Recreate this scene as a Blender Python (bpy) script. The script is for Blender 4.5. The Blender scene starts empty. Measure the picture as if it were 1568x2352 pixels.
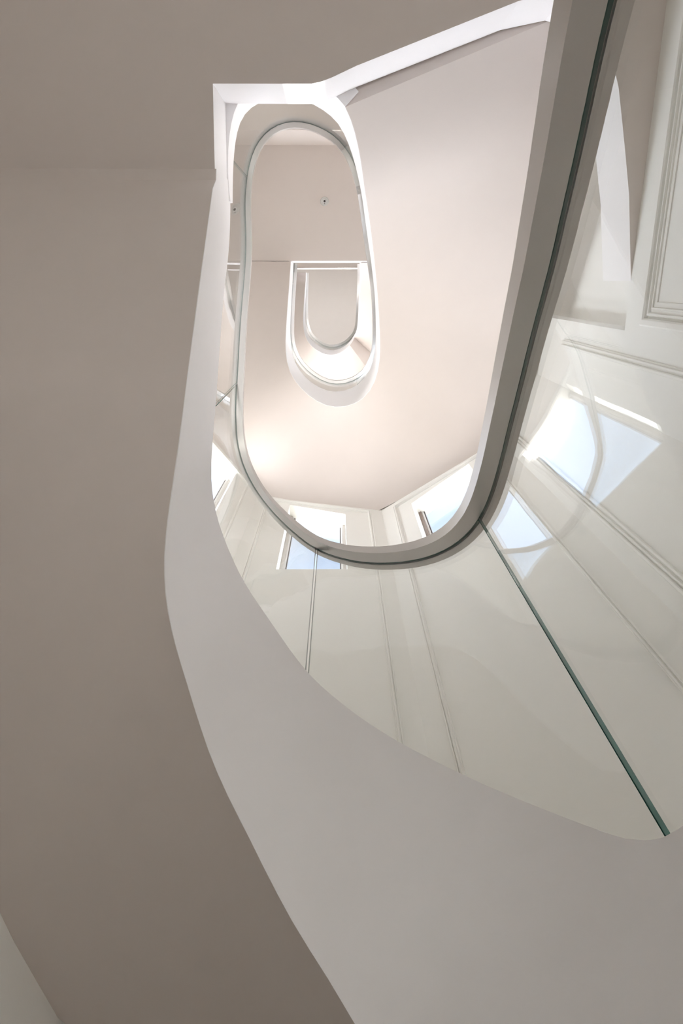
# looking straight up a winding stairwell
SKYGAIN = 1.62
SKYTOP = .078
CLOUDGAIN = 5.0
SUNPOW, SUN_X, SUN_T = 15.0, -0.36, 0.30
import bpy, bmesh, math
from mathutils import Vector, Matrix
S = 0.7            # metres per layout unit
EYE = 1.15         # camera height above the hall floor, metres
sc = bpy.context.scene
C = sc.collection

# ---------------------------------------------------------------- camera
F, ZX, ZY = 1568.0, 775.0, 645.0
t = math.atan((1176-ZY)/F); s_, c_ = math.sin(t), math.cos(t)
zx, zz = (ZX-784)/F, -s_*((ZY-1176)/F)+c_
ang = -math.atan2(zx, zz)
R = Matrix(((math.cos(ang), 0, math.sin(ang)), (0, 1, 0), (-math.sin(ang), 0, math.cos(ang))))
right = R @ Vector((1, 0, 0)); up = R @ Vector((0, -c_, s_)); back = -(R @ Vector((0, s_, c_)))
cam = bpy.data.cameras.new('camera'); co = bpy.data.objects.new('camera', cam); C.objects.link(co)
M = Matrix((right, up, back)).transposed().to_4x4(); M.translation = (0, 0, EYE); co.matrix_world = M
cam.sensor_fit = 'HORIZONTAL'; cam.sensor_width = 24.0; cam.lens = 24.0*F/1568.0; cam.clip_start = 0.02
sc.camera = co

# ---------------------------------------------------------------- exposure, sky, sun, window light
sc.view_settings.view_transform = 'Standard'; sc.view_settings.look = 'None'
sc.view_settings.gamma = 1.0; sc.view_settings.use_curve_mapping = False
sc.view_settings.exposure = 0.24
w = bpy.data.worlds.new('World'); sc.world = w; w.use_nodes = True
nt = w.node_tree; nt.nodes.clear()
out = nt.nodes.new('ShaderNodeOutputWorld'); bg = nt.nodes.new('ShaderNodeBackground')
tc = nt.nodes.new('ShaderNodeTexCoord'); sep = nt.nodes.new('ShaderNodeSeparateXYZ')
nt.links.new(tc.outputs['Generated'], sep.inputs[0])
mr = nt.nodes.new('ShaderNodeMapRange'); mr.inputs[1].default_value = -1; mr.inputs[2].default_value = 1
nt.links.new(sep.outputs['Z'], mr.inputs[0])
cr = nt.nodes.new('ShaderNodeValToRGB'); nt.links.new(mr.outputs[0], cr.inputs[0])
SKY = [(0.0, (.99, .93, .87)), (.49, (1.01, .98, .95)), (.505, (1.0, 1.02, 1.08)), (.80, (.90, .97, 1.12)), (.90, (.85, .94, 1.12)), (.945, (.58, .74, 1.0)), (1.0, (.50, .68, 1.0))]
while len(cr.color_ramp.elements) > 1: cr.color_ramp.elements.remove(cr.color_ramp.elements[0])
cr.color_ramp.elements[0].position = SKY[0][0]; cr.color_ramp.elements[0].color = (*SKY[0][1], 1)
for p, col in SKY[1:]:
    e = cr.color_ramp.elements.new(p); e.color = (*col, 1)
st = nt.nodes.new('ShaderNodeValToRGB'); nt.links.new(mr.outputs[0], st.inputs[0])
STR = [(0.0, .20), (.47, .40), (.50, .65), (.60, 1.0), (.80, .80), (.90, .60), (.945, SKYTOP), (1.0, SKYTOP)]    # x10: bright haze low down, deep blue overhead
while len(st.color_ramp.elements) > 1: st.color_ramp.elements.remove(st.color_ramp.elements[0])
st.color_ramp.elements[0].position = STR[0][0]; st.color_ramp.elements[0].color = (STR[0][1],)*3+(1,)
for p, v in STR[1:]:
    e = st.color_ramp.elements.new(p); e.color = (v, v, v, 1)
nz = nt.nodes.new('ShaderNodeTexNoise'); nz.inputs['Scale'].default_value = 3.5; nz.inputs['Detail'].default_value = 6
nt.links.new(tc.outputs['Generated'], nz.inputs['Vector'])
nr = nt.nodes.new('ShaderNodeMapRange'); nr.inputs[1].default_value = .56; nr.inputs[2].default_value = .75
nt.links.new(nz.outputs[0], nr.inputs[0])
mx = nt.nodes.new('ShaderNodeMixRGB'); mx.inputs[2].default_value = (.95, .97, 1, 1)
nt.links.new(nr.outputs[0], mx.inputs[0]); nt.links.new(cr.outputs[0], mx.inputs[1])
mu = nt.nodes.new('ShaderNodeMath'); mu.operation = 'MULTIPLY'; mu.inputs[1].default_value = 10*SKYGAIN
nt.links.new(st.outputs[0], mu.inputs[0])
xr = nt.nodes.new('ShaderNodeMapRange'); xr.interpolation_type = 'SMOOTHSTEP'; xr.inputs[1].default_value = -.08; xr.inputs[2].default_value = -.20; xr.inputs[3].default_value = 0; xr.inputs[4].default_value = .30
nt.links.new(sep.outputs['X'], xr.inputs[0])          # a bank of bright cloud to the left
ad = nt.nodes.new('ShaderNodeMath'); nt.links.new(mu.outputs[0], ad.inputs[0])
cl = nt.nodes.new('ShaderNodeMath'); cl.operation = 'MULTIPLY'; cl.inputs[1].default_value = CLOUDGAIN; nt.links.new(xr.outputs[0], cl.inputs[0]); nt.links.new(cl.outputs[0], ad.inputs[1])
nt.links.new(mx.outputs[0], bg.inputs[0]); nt.links.new(ad.outputs[0], bg.inputs[1]); nt.links.new(bg.outputs[0], out.inputs[0])
sun = bpy.data.lights.new('sun', 'SUN'); sun.energy = SUNPOW; sun.angle = math.radians(.6); sun.color = (1, .97, .92)
so = bpy.data.objects.new('sun', sun); C.objects.link(so)
SUN_DIR = Vector((SUN_X, -1, -SUN_T))          # the way the light travels
so.rotation_euler = SUN_DIR.to_track_quat('-Z', 'Y').to_euler()
sc.cycles.max_bounces = 14; sc.cycles.diffuse_bounces = 9; sc.cycles.glossy_bounces = 6
sc.cycles.transparent_max_bounces = 24; sc.cycles.sample_clamp_indirect = 8
sc.cycles.caustics_reflective = False; sc.cycles.caustics_refractive = False

# ---------------------------------------------------------------- materials
def paint(name, col, rough=.55, spec=.3, bump=.02):
    m = bpy.data.materials.new(name); m.use_nodes = True; n = m.node_tree; b = n.nodes['Principled BSDF']
    tx = n.nodes.new('ShaderNodeTexCoord'); no = n.nodes.new('ShaderNodeTexNoise'); no.inputs['Scale'].default_value = 9
    n.links.new(tx.outputs['Object'], no.inputs['Vector'])
    mxx = n.nodes.new('ShaderNodeMixRGB'); mxx.inputs[1].default_value = (*col, 1); mxx.inputs[2].default_value = (*[c*.975 for c in col], 1)
    n.links.new(no.outputs[0], mxx.inputs[0]); n.links.new(mxx.outputs[0], b.inputs['Base Color'])
    b.inputs['Roughness'].default_value = rough; b.inputs['Specular IOR Level'].default_value = spec
    n2 = n.nodes.new('ShaderNodeTexNoise'); n2.inputs['Scale'].default_value = 160; n.links.new(tx.outputs['Object'], n2.inputs['Vector'])
    bp = n.nodes.new('ShaderNodeBump'); bp.inputs['Strength'].default_value = bump; bp.inputs['Distance'].default_value = .002
    n.links.new(n2.outputs[0], bp.inputs['Height']); n.links.new(bp.outputs[0], b.inputs['Normal'])
    return m
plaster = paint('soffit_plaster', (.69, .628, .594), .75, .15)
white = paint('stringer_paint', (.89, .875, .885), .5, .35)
wallm = paint('wall_paint', (.86, .855, .825), .6, .25)
trimm = paint('moulding_paint', (.86, .855, .825), .45, .35)
frame_m = paint('window_frame_paint', (.46, .43, .40), .4, .5)
frame_b = paint('window_frame_brown', (.16, .11, .085), .4, .5)
frame_w = paint('window_bead_paint', (.85, .85, .85), .4, .5)
frame_d = paint('window_seal', (.05, .04, .04), .5, .3)
floor_m = paint('hall_floor_timber', (.24, .175, .125), .5, .3)
gray_m = paint('sprinkler_plate', (.62, .62, .60), .4, .5)
def rail_mat():
    m = bpy.data.materials.new('rail_metal'); m.use_nodes = True; b = m.node_tree.nodes['Principled BSDF']
    n = m.node_tree; tx = n.nodes.new('ShaderNodeTexCoord'); no = n.nodes.new('ShaderNodeTexNoise'); no.inputs['Scale'].default_value = 5; no.inputs['Detail'].default_value = 8
    n.links.new(tx.outputs['Object'], no.inputs['Vector'])
    r = n.nodes.new('ShaderNodeMapRange'); r.inputs[3].default_value = .30; r.inputs[4].default_value = .42
    n.links.new(no.outputs[0], r.inputs[0]); n.links.new(r.outputs[0], b.inputs['Roughness'])
    b.inputs['Base Color'].default_value = (.68, .665, .655, 1); b.inputs['Metallic'].default_value = .9
    return m
rail_m = rail_mat()
def glass_mat(name, tint, ior=1.5):
    m = bpy.data.materials.new(name); m.use_nodes = True; n = m.node_tree; n.nodes.clear()
    o = n.nodes.new('ShaderNodeOutputMaterial'); tr = n.nodes.new('ShaderNodeBsdfTransparent'); gl = n.nodes.new('ShaderNodeBsdfGlossy')
    tr.inputs[0].default_value = (*tint, 1); gl.inputs['Roughness'].default_value = 0.0
    lw = n.nodes.new('ShaderNodeLayerWeight'); lw.inputs[0].default_value = .5
    pw = n.nodes.new('ShaderNodeMath'); pw.operation = 'POWER'; pw.inputs[1].default_value = 5; n.links.new(lw.outputs['Facing'], pw.inputs[0])
    fr = n.nodes.new('ShaderNodeMath'); fr.operation = 'MULTIPLY_ADD'; fr.inputs[1].default_value = .955; fr.inputs[2].default_value = .045
    n.links.new(pw.outputs[0], fr.inputs[0])
    tx = n.nodes.new('ShaderNodeTexCoord'); no = n.nodes.new('ShaderNodeTexNoise'); no.inputs['Scale'].default_value = 2.2
    bp = n.nodes.new('ShaderNodeBump'); bp.inputs['Strength'].default_value = .05; bp.inputs['Distance'].default_value = .01
    n.links.new(tx.outputs['Object'], no.inputs['Vector']); n.links.new(no.outputs[0], bp.inputs['Height']); n.links.new(bp.outputs[0], gl.inputs['Normal'])
    mi = n.nodes.new('ShaderNodeMixShader')
    n.links.new(fr.outputs[0], mi.inputs[0]); n.links.new(tr.outputs[0], mi.inputs[1]); n.links.new(gl.outputs[0], mi.inputs[2]); n.links.new(mi.outputs[0], o.inputs[0])
    return m
glass_m = glass_mat('balustrade_glass', (.972, .981, .973))
pane_m = glass_mat('window_glass', (.98, .985, .985))
def edge_mat():
    m = bpy.data.materials.new('glass_edge_green'); m.use_nodes = True; b = m.node_tree.nodes['Principled BSDF']
    b.inputs['Base Color'].default_value = (.05, .17, .145, 1); b.inputs['Roughness'].default_value = .15
    return m
edge_m = edge_mat()
joint_m = paint('joint_silicone', (.55, .55, .53), .5, .3)

# ---------------------------------------------------------------- helpers
def V(x, y, z): return (x*S, y*S, EYE+z*S)
def mesh_obj(name, verts, faces, mats, parent=None, fm=None, smooth=False, autosmooth=None):
    me = bpy.data.meshes.new(name); me.from_pydata(verts, [], faces)
    for m in (mats if isinstance(mats, (list, tuple)) else [mats]): me.materials.append(m)
    bm = bmesh.new(); bm.from_mesh(me)
    if fm:
        bm.faces.ensure_lookup_table()
        for i, k in enumerate(fm): bm.faces[i].material_index = k
    bmesh.ops.recalc_face_normals(bm, faces=bm.faces)
    if smooth:
        for f in bm.faces: f.smooth = True
        for e in bm.edges:
            if len(e.link_faces) == 2 and e.calc_face_angle(0) > math.radians(28): e.smooth = False
    bm.to_mesh(me); bm.free()
    o = bpy.data.objects.new(name, me); C.objects.link(o)
    if parent: o.parent = parent
    return o
def tag(o, label, cat, group=None):
    o['label'] = label; o['category'] = cat
    if group: o['group'] = group
    return o
def empty(name, loc):
    o = bpy.data.objects.new(name, None); o.empty_display_size = .1; C.objects.link(o); o.location = loc; return o
def adopt(o, root):
    o.parent = root; o.matrix_parent_inverse = Matrix.Translation(-Vector(root.location))
def struct(o): o['kind'] = 'structure'; return o
def plan_normals(pts, centre):
    n = []
    for i in range(len(pts)):
        a, b = pts[max(i-1, 0)], pts[min(i+1, len(pts)-1)]
        tx, ty = b[0]-a[0], b[1]-a[1]; l = math.hypot(tx, ty) or 1
        n.append((-(-ty/l), -(tx/l)))          # right-hand side; travelling clockwise seen from below
    # orient outward
    cx, cy = centre
    sgn = sum((p[0]-cx)*q[0]+(p[1]-cy)*q[1] for p, q in zip(pts, n))
    if sgn < 0: n = [(-a, -b) for a, b in n]
    return n
def sweep(name, pts, nrm, prof, mats, parent=None, fm=None, smooth=True, endmat=None):
    """prof(i) -> closed list of (offset, z) at station i; lofted and capped"""
    verts, faces, mi = [], [], []
    k = None
    for i, (p, n) in enumerate(zip(pts, nrm)):
        q = prof(i); k = len(q)
        for off, z in q: verts.append(V(p[0]+n[0]*off, p[1]+n[1]*off, z))
    for i in range(len(pts)-1):
        for j in range(k):
            a, b = i*k+j, i*k+(j+1) % k
            faces.append((a, b, b+k, a+k)); mi.append(fm[j] if fm else 0)
    faces.append(tuple(range(k))); faces.append(tuple((len(pts)-1)*k+j for j in range(k)))
    mi += [endmat or 0]*2
    return mesh_obj(name, verts, faces, mats, parent, mi, smooth)
def prism(name, poly, z0, z1, mats, parent=None):
    n = len(poly)
    zz0 = z0 if isinstance(z0, (list, tuple)) else [z0]*n; zz1 = z1 if isinstance(z1, (list, tuple)) else [z1]*n
    verts = [V(x, y, a) for (x, y), a in zip(poly, zz0)]+[V(x, y, b) for (x, y), b in zip(poly, zz1)]
    faces = [tuple(range(n)), tuple(range(n, 2*n))]+[(i, (i+1) % n, n+(i+1) % n, n+i) for i in range(n)]
    return mesh_obj(name, verts, faces, mats, parent)
def lerp_tab(tab, x):
    if x <= tab[0][0]: return tab[0][1]
    for (a, b), (c, d) in zip(tab, tab[1:]):
        if x <= c: return b+(d-b)*(x-a)/(c-a)
    return tab[-1][1]

# ---------------------------------------------------------------- room shell
ZF, ZC = -1.75, 22.0
XL, XR = -2.66, 2.14
CORN = [(XR, -4.4), (XR, .95), (1.85, 1.735), (.54, 2.69), (-1.06, 2.69), (-2.37, 1.735), (XL, .95), (XL, -4.4)]
TH = .22
def wall_piece_points(A, B, nrm, s0, s1, d0, d1):
    L = math.hypot(B[0]-A[0], B[1]-A[1]); tx, ty = (B[0]-A[0])/L, (B[1]-A[1])/L
    f = lambda s, d: (A[0]+tx*s+nrm[0]*d, A[1]+ty*s+nrm[1]*d)
    return [f(s0, d0), f(s1, d0), f(s1, d1), f(s0, d1)]
def hexa(verts, faces, poly, zb, zt):
    b = len(verts)
    for (x, y), z in zip(poly, zb): verts.append(V(x, y, z))
    for (x, y), z in zip(poly, zt): verts.append(V(x, y, z))
    faces += [(b, b+1, b+2, b+3), (b+4, b+5, b+6, b+7), (b, b+1, b+5, b+4), (b+1, b+2, b+6, b+5), (b+2, b+3, b+7, b+6), (b+3, b, b+4, b+7)]
def seg_frame(A, B):
    L = math.hypot(B[0]-A[0], B[1]-A[1]); tx, ty = (B[0]-A[0])/L, (B[1]-A[1])/L
    n = (-ty, tx)
    mx_, my_ = (A[0]+B[0])/2-(-.26), (A[1]+B[1])/2-.3
    if n[0]*mx_+n[1]*my_ < 0: n = (ty, -tx)
    return L, (tx, ty), n
def make_wall(name, A, B, windows):
    """windows: list of (s0, s1, z0, head_at_s0, head_at_s1)"""
    L, tt, n = seg_frame(A, B); verts, faces = [], []
    P = lambda s0, s1: wall_piece_points(A, B, n, s0, s1, 0, TH)
    if not windows:
        hexa(verts, faces, P(0, L), [ZF]*4, [ZC+.2]*4)
    else:
        s0, s1 = windows[0][0], windows[0][1]
        hexa(verts, faces, P(0, s0), [ZF]*4, [ZC+.2]*4); hexa(verts, faces, P(s1, L), [ZF]*4, [ZC+.2]*4)
        z = ZF; prev = [ZF]*4
        for (a, b, z0, h0, h1) in windows:
            hexa(verts, faces, P(s0, s1), prev, [z0]*4); prev = [h0, h1, h1, h0]
        hexa(verts, faces, P(s0, s1), prev, [ZC+.2]*4)
    return struct(mesh_obj(name, verts, faces, wallm))
nwin = [0]
def make_window(A, B, win, dark=False):
    s0, s1, z0, h0, h1 = win; L, tt, n = seg_frame(A, B); nwin[0] += 1
    P = lambda a, b, d0, d1: wall_piece_points(A, B, n, a, b, d0, d1)
    fw = .035
    verts, faces = [], []
    hexa(verts, faces, P(s0, s0+fw, TH-.075, TH-.015), [z0]*4, [h0+.02]*4)
    hexa(verts, faces, P(s1-fw, s1, TH-.075, TH-.015), [z0]*4, [h1+.02]*4)
    fr = struct(mesh_obj('window_%d' % nwin[0], verts, faces, frame_b if dark else frame_m))
    verts, faces = [], []
    hexa(verts, faces, P(s0+fw, s0+fw+.022, TH-.055, TH-.02), [z0]*4, [h0+.01]*4)
    hexa(verts, faces, P(s1-fw-.022, s1-fw, TH-.055, TH-.02), [z0]*4, [h1+.01]*4)
    b = mesh_obj('window_bead', verts, faces, frame_w); b.parent = fr
    verts, faces = [], []
    hexa(verts, faces, P(s0+fw+.022, s0+fw+.034, TH-.05, TH-.02), [z0]*4, [h0]*4)
    hexa(verts, faces, P(s1-fw-.034, s1-fw-.022, TH-.05, TH-.02), [z0]*4, [h1]*4)
    b = mesh_obj('window_seal', verts, faces, frame_d); b.parent = fr
    verts, faces = [], []
    hexa(verts, faces, P(s0+fw+.03, s1-fw-.03, TH-.042, TH-.03), [z0]*4, [h0, h1, h1, h0])
    b = mesh_obj('window_pane', verts, faces, pane_m); b.parent = fr
    # sampling portal: emits nothing itself, only guides the sky light through this opening
    pl = bpy.data.lights.new('window_portal', 'AREA'); pl.shape = 'RECTANGLE'
    pl.size = (s1-s0)*S; pl.size_y = (max(h0, h1)-z0)*S; pl.cycles.is_portal = True
    po = bpy.data.objects.new('window_portal', pl); C.objects.link(po)
    sm = (s0+s1)/2
    po.location = V(A[0]+tt[0]*sm+n[0]*(TH+.04), A[1]+tt[1]*sm+n[1]*(TH+.04), (z0+max(h0, h1))/2)
    po.rotation_euler = Vector((-n[0], -n[1], 0)).to_track_quat('-Z', 'Z').to_euler()
    return fr
def sx(A, B, x): return (x-A[0])/(B[0]-A[0])*math.hypot(B[0]-A[0], B[1]-A[1])
c1, c2, c3, c4, c5, c6, c7, c8 = CORN
WR = [(sx(c3, c4, 1.50), sx(c3, c4, .856), 6.15, 7.60, 7.57), (0, 0, 10.2, 11.8, 11.8), (0, 0, 17.6, 19.1, 19.1)]
WC = [(sx(c4, c5, .09), sx(c4, c5, -.61), 6.19, 7.86, 8.23), (0, 0, 10.2, 13.3, 13.4), (0, 0, 17.6, 19.8, 19.8)]
WL = [(sx(c5, c6, -1.376), sx(c5, c6, -2.02), 6.45, 8.94, 9.72), (0, 0, 11.3, 14.4, 14.8), (0, 0, 18.2, 20.1, 20.1)]
for W in (WR, WC, WL):
    for i in (1, 2): W[i] = (W[0][0], W[0][1])+W[i][2:]  # unseen upper-storey openings, added and sized to light the higher flights
# right wall carries a sunk panel above the landing level
verts, faces = [], []
FILL_WIN = (-4.2, -1.5, -1.35, .38)          # unseen opening added low in the right wall to light the lower hall
hexa(verts, faces, [(XR, FILL_WIN[1]), (XR+.4, FILL_WIN[1]), (XR+.4, .95), (XR, .95)], [ZF]*4, [FILL_WIN[3]]*4)
hexa(verts, faces, [(XR, -4.4), (XR+.4, -4.4), (XR+.4, FILL_WIN[0]), (XR, FILL_WIN[0])], [ZF]*4, [FILL_WIN[3]]*4)
hexa(verts, faces, [(XR, FILL_WIN[0]), (XR+.4, FILL_WIN[0]), (XR+.4, FILL_WIN[1]), (XR, FILL_WIN[1])], [ZF]*4, [FILL_WIN[2]]*4)
hexa(verts, faces, [(XR, -4.4), (XR+.4, -4.4), (XR+.4, .95), (XR, .95)], [FILL_WIN[3]]*4, [5.25]*4)
hexa(verts, faces, [(XR+.2, -4.4), (XR+.4, -4.4), (XR+.4, .36), (XR+.2, .36)], [5.25]*4, [ZC+.2]*4)
hexa(verts, faces, [(XR, .35), (XR+.4, .35), (XR+.4, .95), (XR, .95)], [5.25]*4, [ZC+.2]*4)
struct(mesh_obj('wall_right', verts, faces, wallm))
make_wall('wall_right_return', c2, c3, [])
make_wall('wall_bay_right', c3, c4, WR)
make_wall('wall_bay_centre', c4, c5, WC)
make_wall('wall_bay_left', c5, c6, WL)
make_wall('wall_left_return', c6, c7, [])
make_wall('wall_left', c7, c8, [])
WB = []
make_wall('wall_back', c8, c1, WB)
for i, (A, B, W) in enumerate(((c4, c5, WC), (c3, c4, WR), (c5, c6, WL), (c1, c2, [(FILL_WIN[0]+4.4, FILL_WIN[1]+4.4, FILL_WIN[2], FILL_WIN[3], FILL_WIN[3])]))):  # last entry glazes the opening added for hall light
    for win in W: make_window(A, B, win, i == 1)
struct(prism('floor', [(a[0]*1.06, a[1]*1.06) for a in CORN], ZF-.2, ZF, floor_m))
struct(prism('ceiling', [(a[0]*1.06, a[1]*1.06) for a in CORN], ZC, ZC+.3, paint('ceiling_paint', (.80, .76, .735), .7, .15)))

blocker_m = paint('sun_blocker_render', (.72, .66, .56))
struct(prism('trim_1', [(1.68, 3.4), (1.80, 3.4), (1.80, 3.7), (1.68, 3.7)], -1, 7.5, blocker_m))     # cream blocker added outside the right bay window to narrow the sun patch
struct(prism('trim_2', [(1.80, 3.4), (3.1, 3.4), (3.1, 3.7), (1.80, 3.7)], -1, 8.6, blocker_m))  # taller part of the added sun blocker
# ---------------------------------------------------------------- wall panel mouldings
ntrim = [2]
def moulding(A, B, pts, width=.045, closed=False, steps=((0, 1, .016), (.12, .45, .034), (.6, .85, .026))):
    """raised bead along a polyline of (s, z) on the wall A-B"""
    L, tt, n = seg_frame(A, B); verts, faces = [], []
    m = len(pts); mit = []
    for i in range(m):
        ds = []
        for a, b in ((i-1, i), (i, i+1)):
            if closed: a, b = a % m, b % m
            if 0 <= a < m and 0 <= b < m:
                dx, dz = pts[b][0]-pts[a][0], pts[b][1]-pts[a][1]; l = math.hypot(dx, dz); ds.append((-dz/l, dx/l))
        if len(ds) == 1: mit.append(ds[0])
        else:
            sx_, sz_ = ds[0][0]+ds[1][0], ds[0][1]+ds[1][1]; l2 = (sx_*sx_+sz_*sz_)/2; mit.append((sx_/l2, sz_/l2))
    for (w0, w1, d) in steps:
        o0, o1 = (w0-.5)*width, (w1-.5)*width; base = len(verts)
        for (s, z), (mx1, mz1) in zip(pts, mit):
            for o, dd in ((o0, -.002), (o0, d*.8), (o0*.8+o1*.2, d), (o0*.2+o1*.8, d), (o1, d*.8), (o1, -.002)):
                ss, zz1 = s+mx1*o, z+mz1*o
                verts.append(V(A[0]+tt[0]*ss-n[0]*dd, A[1]+tt[1]*ss-n[1]*dd, zz1))
        for i in range(m if closed else m-1):
            for j in range(6):
                p0, p1 = base+i*6+j, base+i*6+(j+1) % 6; q0, q1 = base+((i+1) % m)*6+j, base+((i+1) % m)*6+(j+1) % 6
                faces.append((p0, p1, q1, q0))
        if not closed:
            faces.append(tuple(base+j for j in range(6))); faces.append(tuple(base+(m-1)*6+j for j in range(6)))
    ntrim[0] += 1
    return struct(mesh_obj('trim_%d' % ntrim[0], verts, faces, trimm))
a, b = sx(c4, c5, .385), sx(c4, c5, -.905); moulding(c4, c5, [(a, 1.6), (a, 7.92), (b, 8.42), (b, 1.9)])
a, b = sx(c3, c4, 1.67), sx(c3, c4, .683); moulding(c3, c4, [(a, .4), (a, 7.62), (b, 7.78), (b, .7)])
a, b = sx(c5, c6, -1.203), sx(c5, c6, -2.19); moulding(c5, c6, [(a, 2.6), (a, 8.75), (b, 9.9), (b, 3.4)])
moulding(c2, c3, [(sx(c2, c3, 1.905), -1.2), (sx(c2, c3, 1.905), 7.3)], width=.085, steps=((0, 1, .012), (.02, .3, .036), (.42, .6, .03), (.72, .98, .024)))
Y0 = lambda y: y+4.4
moulding(c1, c2, [(Y0(.555), -1.2), (Y0(.555), 6.6)], width=.075, steps=((0, 1, .012), (.05, .4, .035), (.6, .85, .028)))
moulding(c1, c2, [(Y0(.22), 1.6), (Y0(.22), 4.84), (Y0(-3.2), 4.84), (Y0(-3.2), 1.6)], width=.17, closed=True, steps=((0, 1, .010), (.05, .36, .045), (.46, .58, .028), (.70, .80, .020)))

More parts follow.
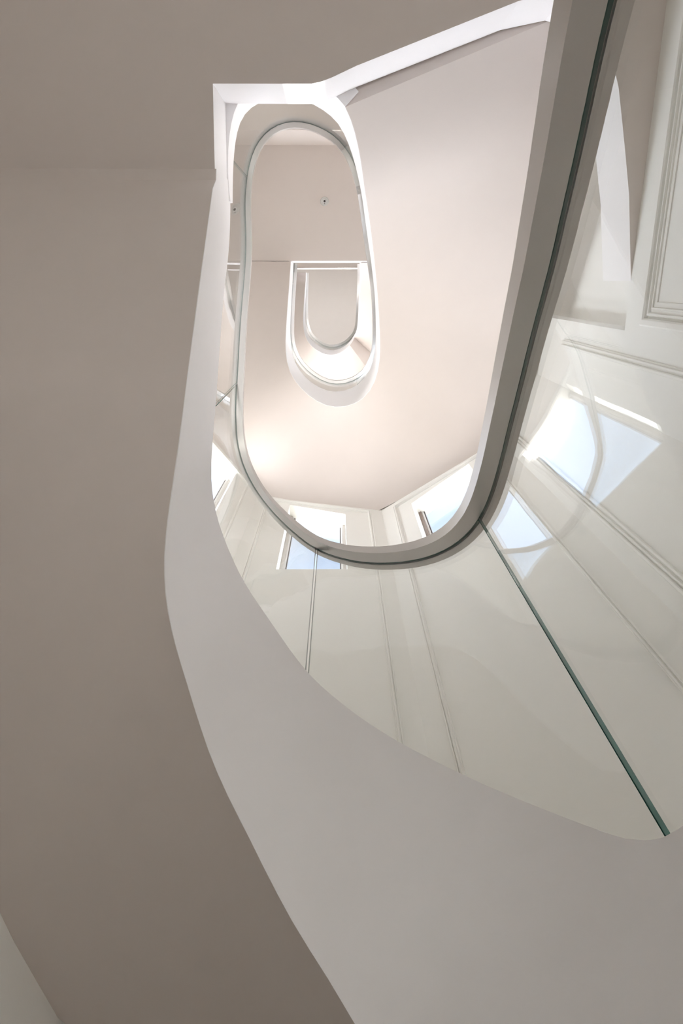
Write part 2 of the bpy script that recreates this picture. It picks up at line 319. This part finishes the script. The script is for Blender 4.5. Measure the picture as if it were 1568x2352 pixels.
# well curve stations: x, y, stringer bottom, stringer top, handrail height (layout units, camera eye at 0)
PATH = [(0.152,-2,-2.284,-1.514,-0.2841),(0.2085,-1.5,-1.884,-1.114,0.1159),(0.265,-1,-1.484,-0.7141,0.5159),(0.2989,-0.7,-1.244,-0.4741,0.7559),(0.3306,-0.3424,-0.9902,-0.1902,1.042),(0.3313,-0.3355,-0.9841,-0.1841,1.048),(0.332,-0.3286,-0.9779,-0.1779,1.054),(0.3327,-0.3215,-0.9716,-0.1716,1.061),(0.3334,-0.3144,-0.965,-0.165,1.067),(0.3342,-0.307,-0.9584,-0.1584,1.074),(0.335,-0.2995,-0.9518,-0.1518,1.08),(0.3359,-0.2918,-0.9452,-0.1452,1.087),(0.3368,-0.2839,-0.9386,-0.1386,1.094),(0.3377,-0.2759,-0.9318,-0.1318,1.1),(0.3387,-0.2677,-0.9248,-0.1248,1.107),(0.3398,-0.2594,-0.9176,-0.1176,1.115),(0.3409,-0.2509,-0.9102,-0.1102,1.122),(0.342,-0.2423,-0.9027,-0.1027,1.129),(0.343,-0.2334,-0.8952,-0.09524,1.137),(0.3441,-0.2244,-0.8876,-0.08762,1.145),(0.3452,-0.2152,-0.8798,-0.07981,1.152),(0.3464,-0.2058,-0.8717,-0.07172,1.16),(0.3476,-0.1962,-0.8633,-0.06335,1.169),(0.3488,-0.1865,-0.8547,-0.05471,1.177),(0.35,-0.1765,-0.8459,-0.04587,1.186),(0.3512,-0.1663,-0.8369,-0.03687,1.195),(0.3524,-0.1559,-0.8277,-0.02768,1.205),(0.3537,-0.1453,-0.8182,-0.01825,1.214),(0.3549,-0.1345,-0.8085,-0.008506,1.224),(0.3562,-0.1234,-0.7984,0.001568,1.234),(0.3575,-0.112,-0.788,0.01195,1.244),(0.3589,-0.1004,-0.7774,0.02257,1.255),(0.3603,-0.08848,-0.7667,0.03331,1.266),(0.3617,-0.07625,-0.7559,0.04415,1.276),(0.3631,-0.06372,-0.7448,0.05516,1.287),(0.3646,-0.05089,-0.7334,0.06655,1.299),(0.3661,-0.03776,-0.7214,0.07859,1.311),(0.3676,-0.02433,-0.7086,0.09144,1.324),(0.3692,-0.01057,-0.6949,0.1051,1.337),(0.3707,0.003553,-0.6807,0.1193,1.352),(0.3722,0.01807,-0.666,0.134,1.366),(0.3738,0.03301,-0.6508,0.1492,1.381),(0.3755,0.04841,-0.635,0.165,1.397),(0.3774,0.06433,-0.618,0.182,1.414),(0.3797,0.08081,-0.5999,0.2001,1.432),(0.3821,0.09787,-0.5807,0.2193,1.451),(0.3847,0.1155,-0.561,0.239,1.471),(0.3873,0.1338,-0.5411,0.2589,1.491),(0.3898,0.1526,-0.5213,0.2787,1.511),(0.3922,0.1719,-0.5016,0.2984,1.531),(0.3946,0.1919,-0.4819,0.3181,1.55),(0.3969,0.2125,-0.4619,0.3381,1.57),(0.3993,0.2338,-0.4412,0.3588,1.591),(0.4018,0.2559,-0.4194,0.3806,1.613),(0.4045,0.2787,-0.3968,0.4032,1.635),(0.407,0.3023,-0.3741,0.4259,1.658),(0.4094,0.3265,-0.3516,0.4484,1.681),(0.4115,0.3512,-0.3297,0.4703,1.703),(0.4134,0.3766,-0.3082,0.4918,1.724),(0.4151,0.4025,-0.2872,0.5128,1.745),(0.4165,0.429,-0.2667,0.5333,1.765),(0.4175,0.456,-0.2467,0.5533,1.785),(0.418,0.4834,-0.2275,0.5725,1.805),(0.4177,0.511,-0.2095,0.5905,1.823),(0.4165,0.5387,-0.193,0.607,1.839),(0.4142,0.5664,-0.178,0.622,1.854),(0.4109,0.5942,-0.164,0.636,1.868),(0.4063,0.622,-0.1496,0.6504,1.883),(0.4003,0.65,-0.1336,0.6664,1.899),(0.3967,0.6641,-0.1245,0.6779,1.908),(0.3926,0.6783,-0.1146,0.6906,1.918),(0.3833,0.707,-0.08225,0.7232,1.94),(0.3722,0.7358,-0.03649,0.7651,1.966),(0.3592,0.7643,0.01166,0.8114,1.995),(0.3442,0.7922,0.05876,0.8586,2.027),(0.3272,0.819,0.1055,0.9059,2.061),(0.3083,0.8444,0.1536,0.9533,2.096),(0.2877,0.8685,0.2009,1.001,2.132),(0.2657,0.8911,0.2479,1.048,2.169),(0.2423,0.9128,0.2962,1.097,2.208),(0.2178,0.9338,0.3461,1.146,2.248),(0.1921,0.9541,0.3967,1.197,2.291),(0.1653,0.9738,0.4473,1.248,2.335),(0.1375,0.9925,0.4993,1.301,2.38),(0.1085,1.01,0.5544,1.356,2.427),(0.07856,1.028,0.6129,1.415,2.478),(0.04757,1.045,0.6753,1.477,2.532),(0.01554,1.062,0.7422,1.544,2.593),(-0.01749,1.079,0.8109,1.615,2.658),(-0.05124,1.094,0.8757,1.688,2.726),(-0.08535,1.107,0.942,1.766,2.798),(-0.1024,1.112,0.9769,1.807,2.835),(-0.1195,1.117,1.012,1.849,2.874),(-0.1537,1.125,1.084,1.936,2.953),(-0.1881,1.13,1.156,2.025,3.035),(-0.2231,1.134,1.227,2.114,3.121),(-0.2589,1.136,1.299,2.203,3.208),(-0.2957,1.137,1.377,2.292,3.3),(-0.3332,1.137,1.463,2.383,3.396),(-0.3711,1.135,1.557,2.481,3.498),(-0.4092,1.132,1.654,2.587,3.604),(-0.4468,1.126,1.751,2.7,3.714),(-0.4835,1.117,1.843,2.813,3.825),(-0.5186,1.104,1.932,2.925,3.936),(-0.5516,1.088,2.021,3.034,4.047),(-0.5823,1.068,2.111,3.145,4.158),(-0.6103,1.045,2.204,3.258,4.272),(-0.6352,1.019,2.302,3.376,4.387),(-0.6566,0.9891,2.404,3.495,4.5),(-0.6746,0.9562,2.511,3.614,4.611),(-0.6898,0.92,2.622,3.731,4.716),(-0.7029,0.8811,2.734,3.845,4.819),(-0.7146,0.8403,2.844,3.957,4.923),(-0.7252,0.798,2.952,4.066,5.03),(-0.7348,0.7538,3.056,4.17,5.141),(-0.7393,0.731,3.106,4.221,5.196),(-0.7437,0.7076,3.156,4.271,5.251),(-0.7523,0.6588,3.253,4.369,5.358),(-0.7604,0.6077,3.348,4.465,5.46),(-0.7681,0.5542,3.442,4.559,5.56),(-0.775,0.4986,3.536,4.649,5.655),(-0.7811,0.441,3.629,4.735,5.748),(-0.7862,0.3817,3.72,4.817,5.837),(-0.7902,0.3207,3.807,4.892,5.923),(-0.7929,0.2581,3.89,4.961,6.005),(-0.7945,0.1941,3.968,5.026,6.083),(-0.7953,0.1288,4.043,5.092,6.16),(-0.7957,0.06238,4.118,5.163,6.235),(-0.796,-0.005216,4.193,5.241,6.308),(-0.7963,-0.07391,4.269,5.324,6.379),(-0.7972,-0.1437,4.351,5.409,6.449),(-0.7994,-0.2146,4.44,5.493,6.521),(-0.8034,-0.2867,4.541,5.578,6.594),(-0.8093,-0.3599,4.652,5.665,6.667),(-0.8163,-0.434,4.771,5.754,6.737),(-0.8237,-0.5088,4.891,5.84,6.803),(-0.8303,-0.584,5.01,5.917,6.864),(-0.8354,-0.6595,5.2,5.981,6.921),(-0.8379,-0.7352,5.8,6.03,6.976),(-0.8373,-0.8111,5.8,6.064,7.029),(-0.8332,-0.8875,5.8,6.087,7.084),(-0.8298,-0.9259,5.8,6.095,7.113),(-0.8255,-0.9644,5.8,6.102,7.142),(-0.8139,-1.042,5.8,6.112,7.204),(-0.7969,-1.118,5.8,6.123,7.266),(-0.7719,-1.192,5.8,6.144,7.324),(-0.7363,-1.26,5.8,6.186,7.372),(-0.6893,-1.319,5.8,6.249,7.409),(-0.632,-1.369,5.8,6.323,7.437),(-0.5663,-1.407,5.8,6.392,7.459),(-0.4944,-1.431,5.8,6.445,7.476),(-0.4188,-1.441,5.8,6.479,7.488),(-0.3419,-1.438,5.8,6.499,7.495),(-0.2657,-1.424,5.8,6.515,7.499),(-0.1918,-1.4,5.8,6.537,7.5),(-0.1212,-1.369,5.8,6.566,7.501),(-0.055,-1.331,5.8,6.599,7.505),(0.005282,-1.287,5.8,6.663,7.515),(0.05795,-1.233,5.82,6.781,7.537),(0.1016,-1.167,5.906,6.896,7.474),(0.1363,-1.092,5.996,6.964,7.399),(0.1639,-1.014,6.092,6.999,7.317),(0.1861,-0.936,6.193,7.005,7.24),(0.2048,-0.8614,6.3,7,7.191),(0.222,-0.7932,6.413,7.034,7.211),(0.2393,-0.7315,6.53,7.135,7.327),(0.2571,-0.672,6.651,7.289,7.501),(0.2754,-0.6102,6.772,7.464,7.687),(0.2938,-0.5439,6.892,7.632,7.866),(0.312,-0.4723,7.009,7.77,8.025),(0.3298,-0.3956,7.122,7.866,8.156),(0.3472,-0.3144,7.231,7.934,8.252),(0.3641,-0.2297,7.334,7.999,8.313),(0.3806,-0.1426,7.431,8.069,8.348),(0.3964,-0.05387,7.521,8.137,8.374),(0.4111,0.03652,7.606,8.199,8.411),(0.4249,0.1291,7.684,8.269,8.474),(0.438,0.2247,7.756,8.361,8.569),(0.4502,0.3241,7.822,8.475,8.689),(0.4616,0.4275,7.883,8.601,8.82),(0.4721,0.5347,7.941,8.731,8.949),(0.4811,0.6459,7.994,8.868,9.08),(0.4864,0.7619,8.044,9.014,9.23),(0.4839,0.8833,8.092,9.157,9.415),(0.4687,1.009,8.14,9.281,9.634),(0.436,1.134,8.188,9.391,9.871),(0.3814,1.251,8.239,9.494,10.1),(0.303,1.349,8.295,9.583,10.3),(0.2556,1.39,8.327,9.619,10.38),(0.2038,1.424,8.361,9.652,10.45),(0.09069,1.474,8.441,9.711,10.57),(-0.02896,1.496,8.533,9.776,10.68),(-0.1491,1.492,8.638,9.853,10.79),(-0.2657,1.461,8.758,9.94,10.91),(-0.3767,1.409,8.893,10.04,11.02),(-0.4803,1.342,9.044,10.17,11.13),(-0.5721,1.26,9.207,10.34,11.23),(-0.6453,1.164,9.385,10.52,11.31),(-0.6955,1.053,9.576,10.7,11.35),(-0.7245,0.9345,9.777,10.85,11.4),(-0.7389,0.8128,9.982,10.99,11.48),(-0.7452,0.6905,10.18,11.12,11.61),(-0.7476,0.5672,10.38,11.27,11.77),(-0.7484,0.4419,10.57,11.43,11.93),(-0.7481,0.3143,10.76,11.59,12.09),(-0.7472,0.184,10.95,11.75,12.26),(-0.7461,0.05117,11.14,11.9,12.44),(-0.7451,-0.08463,11.32,12.05,12.63),(-0.7441,-0.2235,11.51,12.2,12.83),(-0.7436,-0.2937,11.6,12.28,12.94)]
JOINTS = [69, 91, 115, 141, 173, 179, 185, 188, 197, 206]
I_LAND, I_RISE = 138, 158
TOP = [(0.3825,-0.2879,12.1,12.55,13),(0.3849,-0.2319,12.16,12.61,13.06),(0.3875,-0.1752,12.22,12.67,13.12),(0.3901,-0.1178,12.29,12.74,13.19),(0.3922,-0.05969,12.37,12.82,13.27),(0.3935,-0.0007471,12.43,12.88,13.33),(0.3939,0.05891,12.49,12.94,13.39),(0.3936,0.1192,12.54,12.99,13.44),(0.3928,0.1801,12.59,13.04,13.49),(0.3916,0.2415,12.63,13.08,13.53),(0.3904,0.3036,12.68,13.13,13.58),(0.3898,0.3667,12.74,13.19,13.64),(0.3899,0.4311,12.82,13.27,13.72),(0.3901,0.4966,12.9,13.35,13.8),(0.3896,0.5627,12.98,13.43,13.88),(0.3881,0.6295,13.05,13.5,13.95),(0.3861,0.6979,13.14,13.59,14.04),(0.3845,0.7684,13.23,13.68,14.13),(0.3812,0.8402,13.33,13.78,14.23),(0.3716,0.9111,13.44,13.89,14.34),(0.3518,0.9802,13.55,14,14.45),(0.3207,1.047,13.68,14.13,14.58),(0.2803,1.112,13.54,14.13,14.72),(0.2327,1.173,13.48,14.18,14.87),(0.179,1.231,13.51,14.27,15.04),(0.119,1.284,13.58,14.4,15.22),(0.05317,1.331,13.67,14.54,15.41),(-0.01794,1.369,13.76,14.68,15.6),(-0.09308,1.395,13.87,14.82,15.78),(-0.1704,1.406,13.99,14.96,15.93),(-0.2474,1.403,14.1,15.08,16.06),(-0.3219,1.388,14.19,15.2,16.2),(-0.3931,1.362,14.28,15.31,16.34),(-0.4615,1.329,14.37,15.43,16.49),(-0.527,1.291,14.49,15.56,16.64),(-0.5872,1.246,14.65,15.72,16.78),(-0.6383,1.194,14.81,15.87,16.93),(-0.6786,1.134,14.97,16.03,17.09),(-0.7097,1.068,15.13,16.19,17.24),(-0.733,0.9981,15.31,16.34,17.38),(-0.7498,0.9252,15.49,16.49,17.5),(-0.7607,0.85,15.68,16.64,17.6),(-0.7664,0.7733,15.84,16.76,17.69),(-0.769,0.6958,15.98,16.88,17.78),(-0.7705,0.6178,16.13,17,17.88),(-0.7721,0.5391,16.29,17.13,17.97),(-0.7737,0.4598,16.47,17.27,18.06),(-0.7747,0.3798,16.66,17.4,18.14),(-0.7753,0.2994,16.85,17.53,18.22),(-0.7758,0.2186,17.04,17.67,18.31),(-0.7766,0.1373,17.25,17.83,18.41),(-0.7781,0.05543,17.49,18,18.52),(-0.7806,-0.0272,17.75,18.2,18.65),(-0.7835,-0.1108,17.89,18.34,18.79),(-0.7865,-0.1954,18.03,18.48,18.93)]
# ---------------------------------------------------------------- stair geometry
def outer(p, k_right=1.39, k_left=1.0):
    cx, cy = -.22, .57
    x, y = p
    if y <= cy:
        if x > -.2: return (XR, cy+(y-cy)*k_right), (cy+(y-cy)*k_right)-cy
        return (XL, cy+(y-cy)*k_left), math.pi-(y-cy)*k_left
    phi = math.atan2(y-cy, x-cx); d = (math.cos(phi), math.sin(phi)); best = None
    for A, B in zip(CORN[:-1], CORN[1:]):
        ex, ey = B[0]-A[0], B[1]-A[1]; det = d[0]*(-ey)+d[1]*ex
        if abs(det) < 1e-9: continue
        rx, ry = A[0]-cx, A[1]-cy
        tt_ = (rx*(-ey)+ry*ex)/det; u = (d[0]*ry-d[1]*rx)/det
        if tt_ > 0 and -1e-6 <= u <= 1+1e-6 and (best is None or tt_ < best): best = tt_
    return (cx+d[0]*best, cy+d[1]*best), phi
def soffit(name, pts, nrm, zb, outz, parent, thick=.30, k_right=1.39, k_left=1.0, nsub=10):
    rows = []
    for i, (p, n) in enumerate(zip(pts, nrm)):
        a = (p[0]+n[0]*.003, p[1]+n[1]*.003)
        (ox, oy), w_ = outer(p, k_right, k_left); oz = lerp_tab(outz, w_)
        ox, oy = ox+(ox-a[0])*.001, oy+(oy-a[1])*.001
        row = []
        for k in range(nsub+1):
            f = k/nsub; e = f**1.5
            row.append((a[0]+(ox-a[0])*f, a[1]+(oy-a[1])*f, zb[i]+(oz-zb[i])*e))
        rows.append(row)
    verts = [V(*q) for r in rows for q in r]+[V(q[0], q[1], q[2]+thick) for r in rows for q in r]
    N, K = len(rows), nsub+1; faces = []
    for i in range(N-1):
        for k in range(nsub):
            a = i*K+k; faces.append((a, a+1, a+K+1, a+K)); c = a+N*K; faces.append((c, c+1, c+K+1, c+K))
    o = N*K
    for i in range(N-1):
        for k in (0, nsub): a = i*K+k; faces.append((a, a+K, a+K+o, a+o))
    for k in range(nsub):
        for i in (0, N-1): a = i*K+k; faces.append((a, a+1, a+1+o, a+o))
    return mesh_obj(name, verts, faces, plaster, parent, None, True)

CEN = (-.22, .3)
def build_flight(label, pts5, shoulder, outz, k_right, k_left, start=None):
    pts = [(r[0], r[1]) for r in pts5]; nrm = plan_normals(pts, CEN)
    root = empty('staircase_flight', V(pts[0][0], pts[0][1], pts5[0][2])); tag(root, label, 'stairs')
    def sh(i):
        if not shoulder: return 0
        return max(0, min(1, (-.36-pts[i][0])/.30)) if pts[i][1] > -.9 else 0
    hb = lambda i: pts5[i][3]-.42*(pts5[i][3]-pts5[i][2])*(.15+.85*sh(i))
    st_ = sweep('stringer', pts, nrm, lambda i: [(0, pts5[i][2]), (.004, pts5[i][2]), (.02, pts5[i][2]+.25), (.14, pts5[i][2]+.25), (.14, pts5[i][3]), (.018*sh(i), pts5[i][3]), (.004*sh(i), hb(i)*.75+pts5[i][3]*.25), (-.003*sh(i), hb(i)), (0, hb(i)*.7+pts5[i][2]*.3)], white)
    adopt(st_, root)
    spts, snrm, szb = list(pts), list(nrm), [r[2] for r in pts5]
    if start:                                    # the soffit runs back over the landing edge it springs from
        spts.insert(0, start[:2]); snrm.insert(0, (0, 0)); szb.insert(0, start[2])
    sf = soffit('soffit', spts, snrm, szb, outz, None, k_right=k_right, k_left=k_left)
    adopt(sf, root)
    return root
flightA = PATH[:I_LAND]+[PATH[I_LAND][:2]+(5.25,)+PATH[I_LAND][3:]]; OZ_A = [(-3.0, -1.1), (-.6, -.6), (.1, -.2), (.5, .1), (1.226, .95), (1.948, 1.85), (2.122, 2.115), (2.3, 2.5), (2.645, 3.1), (2.99, 3.6), (3.44, 4.05), (4.446, 5.25)]
build_flight('lowest white plaster stair flight, its broad curved side sweeping across the foreground', flightA, 1, OZ_A, 1.0, 1.0)
flightB = PATH[I_RISE:]; OZ_B = [(-2.6, 5.8), (-1.1, 6.5), (0, 7.25), (.16, 7.4), (.513, 7.7), (1.226, 8.0), (1.83, 8.49), (1.948, 8.7), (2.122, 9.15), (2.3, 9.55), (2.645, 10.2), (2.99, 10.6), (4.02, 11.6)]
build_flight('middle plaster stair flight with a pale underside, turning in front of the bay windows', flightB, 0, OZ_B, 1.43, 1.0, start=(-.10, -1.62, 5.83))
OZ_C = [(-1.5, 12.1), (-.87, 12.3), (.16, 13.2), (1.226, 14.2), (1.948, 14.9), (2.645, 16.2), (2.99, 16.6), (4.0, 17.6)]
build_flight('topmost plaster stair flight, smallest loop below the ceiling', TOP, 0, OZ_C, 1.0, 1.0)

# landing above the lowest flight
WEDGE = [(1.18, -1.72), (1.5, -1.78), (1.66, -1.74), (1.74, -1.63), (1.80, -1.46), (1.89, -1.23), (1.98, -.87), (2.05, -.57), (2.10, -.25), (2.14, 0)]
poly = [(XL-.002, -4.402), (XL-.002, -.72), (-.85, -.72), (-.832, -1.25), (-.17, -1.25), (-.115, -1.26), (-.04, -1.285), (.13, -1.355)]+WEDGE+[(XR+.198, 0), (XR+.198, -4.402)]
land = empty('landing', V(-.3, -3, 5.25)); tag(land, 'lowest landing, a taupe slab with bright white square-cornered edge', 'landing', None)
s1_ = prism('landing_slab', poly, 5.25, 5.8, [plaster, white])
for f in s1_.data.polygons:
    if abs(f.normal.z) < .5: f.material_index = 1
adopt(s1_, land)
seg = PATH[max(I_LAND-2, 0):I_RISE+1]; sp = [(r[0], r[1]) for r in seg]; sn = plan_normals(sp, CEN)
cu = sweep('landing_curb', sp, sn, lambda i: [(0, 5.8), (.14, 5.8), (.14, seg[i][3]), (0, seg[i][3])], white); adopt(cu, land)
rows = []
for (x, y), (nx, ny) in zip(sp, sn):
    a = (x+nx*.13, y+ny*.13); rows.append((a, (a[0]+nx*1.6, min(a[1]+ny*1.6, -.75))))
verts = []; faces = []
for a, b in rows:
    for q in (a, b):
        for z in (5.802, 6.1): verts.append(V(q[0], q[1], z))
for i in range(len(rows)-1):
    k = i*4
    if rows[i+1][0][0] > -.05 and rows[i+1][0][1] < 0 and i > 6: break
    faces += [(k, k+2, k+6, k+4), (k+1, k+3, k+7, k+5), (k, k+1, k+5, k+4), (k+2, k+3, k+7, k+6)]
faces += [(0, 1, 3, 2)]
fl = mesh_obj('landing_floor', verts, faces, white); adopt(fl, land)

land = empty('landing', V(-.3, -2, 11.6)); tag(land, 'middle landing with a sprinkler in its flat beige underside', 'landing')
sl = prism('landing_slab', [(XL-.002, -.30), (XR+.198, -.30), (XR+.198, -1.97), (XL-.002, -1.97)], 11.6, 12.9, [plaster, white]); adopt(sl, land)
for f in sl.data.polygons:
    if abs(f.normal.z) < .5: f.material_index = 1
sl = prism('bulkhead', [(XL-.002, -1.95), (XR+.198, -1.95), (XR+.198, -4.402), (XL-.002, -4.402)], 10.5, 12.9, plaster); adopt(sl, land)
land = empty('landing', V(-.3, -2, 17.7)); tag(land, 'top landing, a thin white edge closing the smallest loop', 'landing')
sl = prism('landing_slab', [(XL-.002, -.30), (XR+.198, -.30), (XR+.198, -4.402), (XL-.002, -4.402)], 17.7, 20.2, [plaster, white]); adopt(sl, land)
for f in sl.data.polygons:
    if abs(f.normal.z) < .5: f.material_index = 1

# ---------------------------------------------------------------- balustrades
def build_balustrade(label, pts5, joints, hr0, hr1, n_h):
    pts = [(r[0], r[1]) for r in pts5]; nrm = plan_normals(pts, CEN)
    root = empty('glass_balustrade', V(pts[0][0], pts[0][1], pts5[0][3])); tag(root, label, 'balustrade')
    def rp(i):
        h = hr0+(hr1-hr0)*min(1, i/n_h); z = pts5[i][4]
        return [(-.028, z), (.0185, z), (.0185, z+.012), (.0305, z+.012), (.0305, z), (.054, z), (.054, z+h), (-.028, z+h)]
    adopt(sweep('handrail', pts, nrm, rp, rail_m), root)
    js = [0]+joints+[len(pts)-1]
    for a, b in zip(js, js[1:]):
        if b-a < 2: continue
        # leave a small gap between panels
        p_, n_ = list(pts[a:b+1]), list(nrm[a:b+1]); z_ = [(pts5[i][3]-.03, pts5[i][4]+.01) for i in range(a, b+1)]
        def shrink(i0, i1):
            d = math.dist(p_[i0], p_[i1]) or 1; f = min(.45, (.0012 if js[1] in (a, b) and pts5[js[1]][1] > 0 and pts5[js[1]][4] < 2.2 and (i0 == 0) == (a == js[1]) else .005)/d)
            p_[i0] = (p_[i0][0]+(p_[i1][0]-p_[i0][0])*f, p_[i0][1]+(p_[i1][1]-p_[i0][1])*f)
            z_[i0] = tuple(u+(v-u)*f for u, v in zip(z_[i0], z_[i1]))
        if a > 0: shrink(0, 1)
        if b < len(pts)-1: shrink(-1, -2)
        g = sweep('glass_panel', p_, n_, lambda i: [(.0195, z_[i][0]), (.0292, z_[i][0]), (.0292, z_[i][1]), (.0195, z_[i][1])], [glass_m, edge_m], fm=[1, 0, 1, 0], endmat=1)
        adopt(g, root)
    return root
IJ = I_RISE+12
build_balustrade('nearest curved glass balustrade with grey metal handrail, rising from foreground to lowest landing', PATH[:IJ+1], [j for j in JOINTS if j < IJ], .105, .065, 85)
build_balustrade('middle curved glass balustrade with a slim pale handrail, from lowest to middle landing', PATH[IJ:], [j-IJ for j in JOINTS if j > IJ], .07, .075, 20)
build_balustrade('topmost small glass balustrade with thin handrail just under the ceiling', TOP, [26, 34], .07, .08, 20)

# ---------------------------------------------------------------- sprinkler
root = empty('ceiling_sprinkler', V(-.20, -1.17, 11.6)); tag(root, 'small round sprinkler with a dark centre on the beige landing underside', 'sprinkler')
def disc(name, r0, r1, z0, z1, mat, cx=-.20, cy=-1.17, n=40):
    verts = [V(cx+r0*math.cos(i*2*math.pi/n), cy+r0*math.sin(i*2*math.pi/n), z0) for i in range(n)]+[V(cx+r1*math.cos(i*2*math.pi/n), cy+r1*math.sin(i*2*math.pi/n), z1) for i in range(n)]
    faces = [tuple(range(n)), tuple(range(n, 2*n))]+[(i, (i+1) % n, n+(i+1) % n, n+i) for i in range(n)]
    o = mesh_obj(name, verts, faces, mat, None, None, True); adopt(o, root); return o
disc('cover_plate', .060, .066, 11.585, 11.602, gray_m)
disc('recess_ring', .028, .030, 11.575, 11.59, frame_w)
disc('sprinkler_head', .014, .018, 11.55, 11.58, frame_d)
disc('deflector_pin', .005, .005, 11.56, 11.59, frame_d, -.20, -1.135, 16)
